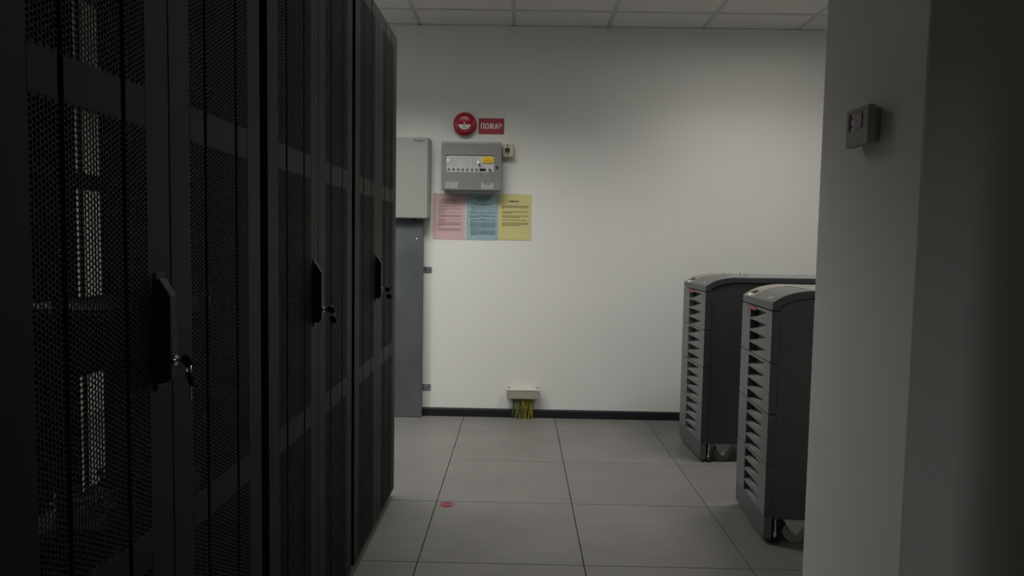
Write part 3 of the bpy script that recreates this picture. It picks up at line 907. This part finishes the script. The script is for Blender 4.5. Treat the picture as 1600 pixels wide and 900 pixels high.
# ------------------------------------------------------------------ tower power supplies
UW, UDEPTH = 0.43, 0.86
def make_ups(label, loc, rz):
    t = thing('power_supply_tower', label, 'power supply', loc, rz, group='tower power supplies')
    h = UW / 2
    arch = [(0.0, 0.943), (0.012, 0.951), (0.030, 0.962), (0.052, 0.973), (0.078, 0.981), (0.105, 0.987), (0.130, 0.990), (0.150, 0.991)]
    inner = [(0.150, 0.9605), (0.115, 0.958), (0.085, 0.951), (0.055, 0.940), (0.031, 0.927), (0.031, 0.913), (0.0, 0.913)]
    cap = MB().prism(arch + inner, 'y', -h, h).build('top_cap', UPSTOP, t, bevel=0.0015, seg=1)
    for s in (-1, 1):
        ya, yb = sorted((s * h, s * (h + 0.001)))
        MB().prism([(x + 0.001, z - 0.002) for x, z in arch] + [(x, z + 0.0015) for x, z in inner[:-1]] + [(0.0012, 0.9145)], 'y', ya, yb).build('cap_side_shade', UPSSIDE, t)  # thin dark layer painting the unlit sides of the cap
    # control strip along the far third of the cap
    strip = [(x, z + 0.0012) for x, z in arch]
    cs = MB().prism(strip + [(x, z - 0.004) for x, z in arch[::-1]], 'y', h - 0.155, h - 0.012).build('control_strip', UPSTAN, cap)
    MB().prism([(0.020, 0.9585), (0.036, 0.9665), (0.036, 0.9685), (0.020, 0.9605)], 'y', h - 0.118, h - 0.062).build('display', BLACK, cap)
    MB().prism([(0.003, 0.9462), (0.013, 0.9528), (0.013, 0.9540), (0.003, 0.9474)], 'y', h - 0.100, h - 0.060).build('label_strip', WHITE, cap)
    MB().prism([(0.012, 0.9515), (0.024, 0.959), (0.024, 0.9598), (0.012, 0.9523)], 'y', -h + 0.055, -h + 0.115).build('badge', mat('badge_grey', (0.20, 0.20, 0.20, 1), 0.4), cap)
    MB().box(0.1515, UDEPTH, -h, h, 0.962, 0.991).build('lid', UPSSIDE, t, bevel=0.002, seg=1)
    MB().box(0.1525, UDEPTH - 0.002, -h + 0.003, h - 0.003, 0.991, 0.9922).build('lid_top', mat('ups_lid_plastic', (0.15, 0.15, 0.145, 1), 0.4, var=0.03), t)
    MB().prism([(0.0335, 0.10), (0.0335, 0.923), (0.055, 0.937), (0.085, 0.948), (0.115, 0.955), (0.150, 0.9575), (UDEPTH, 0.9585), (UDEPTH, 0.10)], 'y', -h + 0.004, h - 0.004).build('body', UPSSIDE, t)
    # four louvred modules on the front
    for k in range(4):
        z0, z1 = 0.113 + 0.2 * k, 0.113 + 0.2 * (k + 1) - 0.0045
        ua, ub = -h + 0.078, h - 0.128         # louvre opening, near -> far
        f = MB()
        f.box(0.0, 0.031, -h, ua, z0, z1).box(0.0, 0.031, ub, h, z0, z1)
        n_l = 4
        for j in range(n_l):
            zt = z1 - 0.010 - 0.049 * j
            f.box(0.0, 0.004, ua, ub, zt, zt + 0.007 if j else z1)
        f.box(0.0, 0.004, ua, ub, z0, z1 - 0.010 - 0.049 * 3 - 0.040)
        p = f.build('front_module', UPSF, t)
        MB().box(0.0012, 0.031, -h - 0.001, -h, z0 + 0.001, z1 - 0.001).build('module_side_shade', UPSSIDE, p)  # thin dark layer painting shade on the side facing the camera
        MB().box(0.026, 0.031, ua, ub, z0, z1).build('louvre_shade_back', BLACK, p)  # black stands in for the shade inside the openings
        for j in range(n_l):
            zt = z1 - 0.010 - 0.049 * j
            zb = zt - 0.042 if j < 3 else zt - 0.040
            vs_, fs_ = [], []
            N = 6
            for a in range(N + 1):
                s = a / N                       # 0 near, 1 far
                y = ua + (ub - ua) * s
                top = zt - 0.005 - 0.033 * s
                for b in range(5):
                    q = b / 4
                    z = zb + (top - zb) * q
                    bulge = 0.002 + 0.018 * s * q * q
                    vs_.append((bulge, y, z))
            for a in range(N):
                for b in range(4):
                    i = a * 5 + b
                    fs_.append((i, i + 1, i + 6, i + 5))
            n0 = len(vs_)
            vs_ += [(x + 0.003, y, z) for x, y, z in vs_]
            fs_ += [tuple(n0 + i for i in reversed(q)) for q in fs_]
            fs_ += [(a * 5 + 4, n0 + a * 5 + 4, n0 + a * 5 + 9, a * 5 + 9) for a in range(N)]
            MB().add(vs_, fs_).build('louvre', UPSF, p, smooth=True)
        if k == 3:
            MB().box(-0.0025, 0.003, h - 0.215, h - 0.105, z1 - 0.017, z1 - 0.002).build('red_tag', TAGRED, p)
            MB().box(-0.0008, 0.001, h - 0.095, h - 0.035, z1 - 0.030, z1 - 0.014).build('badge', mat('badge_dark', (0.16, 0.16, 0.165, 1), 0.5), p)
            MB().box(-0.0008, 0.001, h - 0.095, h - 0.045, z1 - 0.044, z1 - 0.036).build('badge', mat('badge_dark', (0, 0, 0, 1)), p)
            MB().cyl((0.001, h - 0.040, z0 + 0.014), (-0.002, h - 0.040, z0 + 0.014), 0.006, n=14).build('front_button', mat('badge_grey', (0, 0, 0, 1)), p)
    MB().box(0.001, 0.031, -h, h, 0.020, 0.110).build('front_skirt', UPSSKIRT, t, bevel=0.0015, seg=1)
    # levelling feet and casters
    foot = MB().cyl((0, 0, 0), (0, 0, 0.012), 0.022, 0.020, 18).cyl((0, 0, 0.012), (0, 0, 0.018), 0.020, 0.010, 18).mesh('levelling_foot', BLACK)
    screw = MB().cyl((0, 0, 0.016), (0, 0, 0.11), 0.0055, n=12).cyl((0, 0, 0.030), (0, 0, 0.038), 0.011, n=6).mesh('foot_screw', CHROME)
    wheel = MB().lathe((0, 0, 0.045), (0, 1, 0), [(0.016, -0.0145), (0.032, -0.0145), (0.034, -0.0125), (0.043, -0.0125), (0.045, -0.009), (0.045, 0.009), (0.043, 0.0125), (0.016, 0.0125)], 28).mesh('caster_wheel', RUBBER, smooth=True)
    br = MB()
    for s in (-1, 1):
        ya, yb = sorted((s * 0.018, s * 0.0205))
        br.prism([(-0.046, 0.097), (0.046, 0.097), (0.012, 0.039), (0.0, 0.034), (-0.012, 0.039)], 'y', ya, yb)
    br.box(-0.048, 0.048, -0.0205, 0.0205, 0.095, 0.10)
    br = br.mesh('caster_bracket', CASTER)
    axle = MB().cyl((0, -0.026, 0.045), (0, 0.026, 0.045), 0.005, n=14).cyl((0, -0.0245, 0.045), (0, -0.0205, 0.045), 0.0085, n=6).mesh('caster_axle', CHROME)
    for x in (0.052, UDEPTH - 0.05):
        for s in (-1, 1):
            link('levelling_foot', foot, t, (x, s * (h - 0.026), 0))
            link('foot_screw', screw, t, (x, s * (h - 0.026), 0))
    for x in (0.125, UDEPTH - 0.14):
        for s in (-1, 1):
            w = link('caster_wheel', wheel, t, (x, s * (h - 0.034), 0))
            link('caster_bracket', br, w)
            link('caster_axle', axle, w)
    MB().box(0.034, 0.068, -h + 0.075, -h + 0.11, 0.02, 0.10).build('foot_block', BLACK, t)
    return t
far_ups = make_ups('dark grey tower power supply by the back wall, half behind the nearer one', (0.972, 3.935, 0), math.radians(2.0))
near_ups = make_ups('dark grey tower power supply next to the white column', (0.978, 2.915, 0), math.radians(-3.0))

# small things lying on the far power supply
def on_ups(dx, dy):
    return (0.972 + dx, 3.935 + dy, 0.9924)
t = thing('key_bunch', 'bunch of small metal keys lying on the far power supply', 'keys', on_ups(0.255, -0.02))
for k in range(5):
    a = k * 1.3
    kx, ky = 0.022 * math.cos(a), 0.022 * math.sin(a)
    kk = MB().cyl((kx, ky, 0.001 + 0.002 * k), (kx, ky, 0.0035 + 0.002 * k), 0.011, n=14).build('key', CHROME, t)
    MB().box(-0.002, 0.03, -0.003, 0.003, 0.0015 + 0.002 * k, 0.003 + 0.002 * k).build('key_blade', CHROME, kk).matrix_local = Matrix.Translation((kx, ky, 0)) @ Matrix.Rotation(a, 4, 'Z')
MB().torus((0, 0, 0.011), (0.5, 0.3, 0.6), 0.014, 0.0012).build('key_ring', CHROME, t)
for k, dx in enumerate((0.150, 0.180)):
    c = thing('small_plug', ('left', 'right')[k] + ' one of two small tan plugs on the far power supply', 'plug', on_ups(dx, -0.03), group='two tan plugs')
    MB().cyl((0, 0, 0), (0, 0, 0.010), 0.008, n=14).build('plug_body', BEIGE, c, bevel=0.001)
    MB().cyl((0, 0, 0.010), (0, 0, 0.013), 0.005, n=12).build('plug_tip', mat('plug_brown', (0.12, 0.08, 0.05, 1), 0.5), c)

# ------------------------------------------------------------------ thermostat on the column
t = thing('room_thermostat', 'pale plastic wall thermostat with a small window on the white column', 'thermostat', (0.75, 1.552, 1.416))
MB().box(-0.014, 0, -0.043, 0.043, -0.036, 0.036).build('back_box', THERMSIDE, t, bevel=0.002)
fp = MB()
y0, y1, z0, z1 = -0.049, 0.049, -0.040, 0.040
wy0, wy1, wz0, wz1 = -0.034, 0.038, -0.006, 0.031
fp.box(-0.030, -0.014, y0, y1, z0, wz0).box(-0.030, -0.014, y0, y1, wz1, z1)
fp.box(-0.030, -0.014, y0, wy0, wz0, wz1).box(-0.030, -0.014, wy1, y1, wz0, wz1)
fp.build('front_cover', THERM, t)
wd = MB().box(-0.0275, -0.015, wy0 + 0.001, wy1 - 0.006, wz0, wz1).build('scale_plate', mat('thermostat_plate', (0.70, 0.66, 0.70, 1), 0.5, var=0.05), t)
MB().box(-0.0305, -0.0275, -0.020, 0.012, wz0 + 0.002, wz1 - 0.004).build('dial', PINKDIAL, wd, bevel=0.001)
pr = MB()
for y in (-0.027, 0.029):
    for z in (wz0 + 0.009, wz1 - 0.009):
        pr.cyl((-0.0280, y - 0.003, z), (-0.0275, y - 0.003, z), 0.0030, n=10)
pr.build('dial_marks', INK, wd)

# ------------------------------------------------------------------ floor sticker
t = thing('floor_sticker', 'small round-ended red number sticker on a floor tile', 'sticker', (-0.300, 3.040, 0.0))
MB().lathe((0, 0, 0.0001), (0, 0, 1), [(0.030, 0.0), (0.030, 0.0006)], 32).build('disc', mat('sticker_red', (0.19, 0.007, 0.018, 1), 0.6, spec=0.2), t)
me = text_mesh('02.01', 0.031, mat('sticker_white', (0.62, 0.55, 0.55, 1), 0.5), 'lettering', sx=0.78, depth=0.0001)
embolden(me, 0.0014, 3)
xs_ = [v.co.x for v in me.vertices]; ys_ = [v.co.y for v in me.vertices]
me.transform(Matrix.Translation((-(min(xs_) + max(xs_)) / 2, -(min(ys_) + max(ys_)) / 2, 0)))
me.transform(Matrix.Diagonal((0.050 / (max(xs_) - min(xs_)), 1, 1, 1)))
me.transform(Matrix.Rotation(math.pi, 4, 'Z'))
link('lettering', me, t, (0, 0, 0.0009))

bpy.context.view_layer.update()
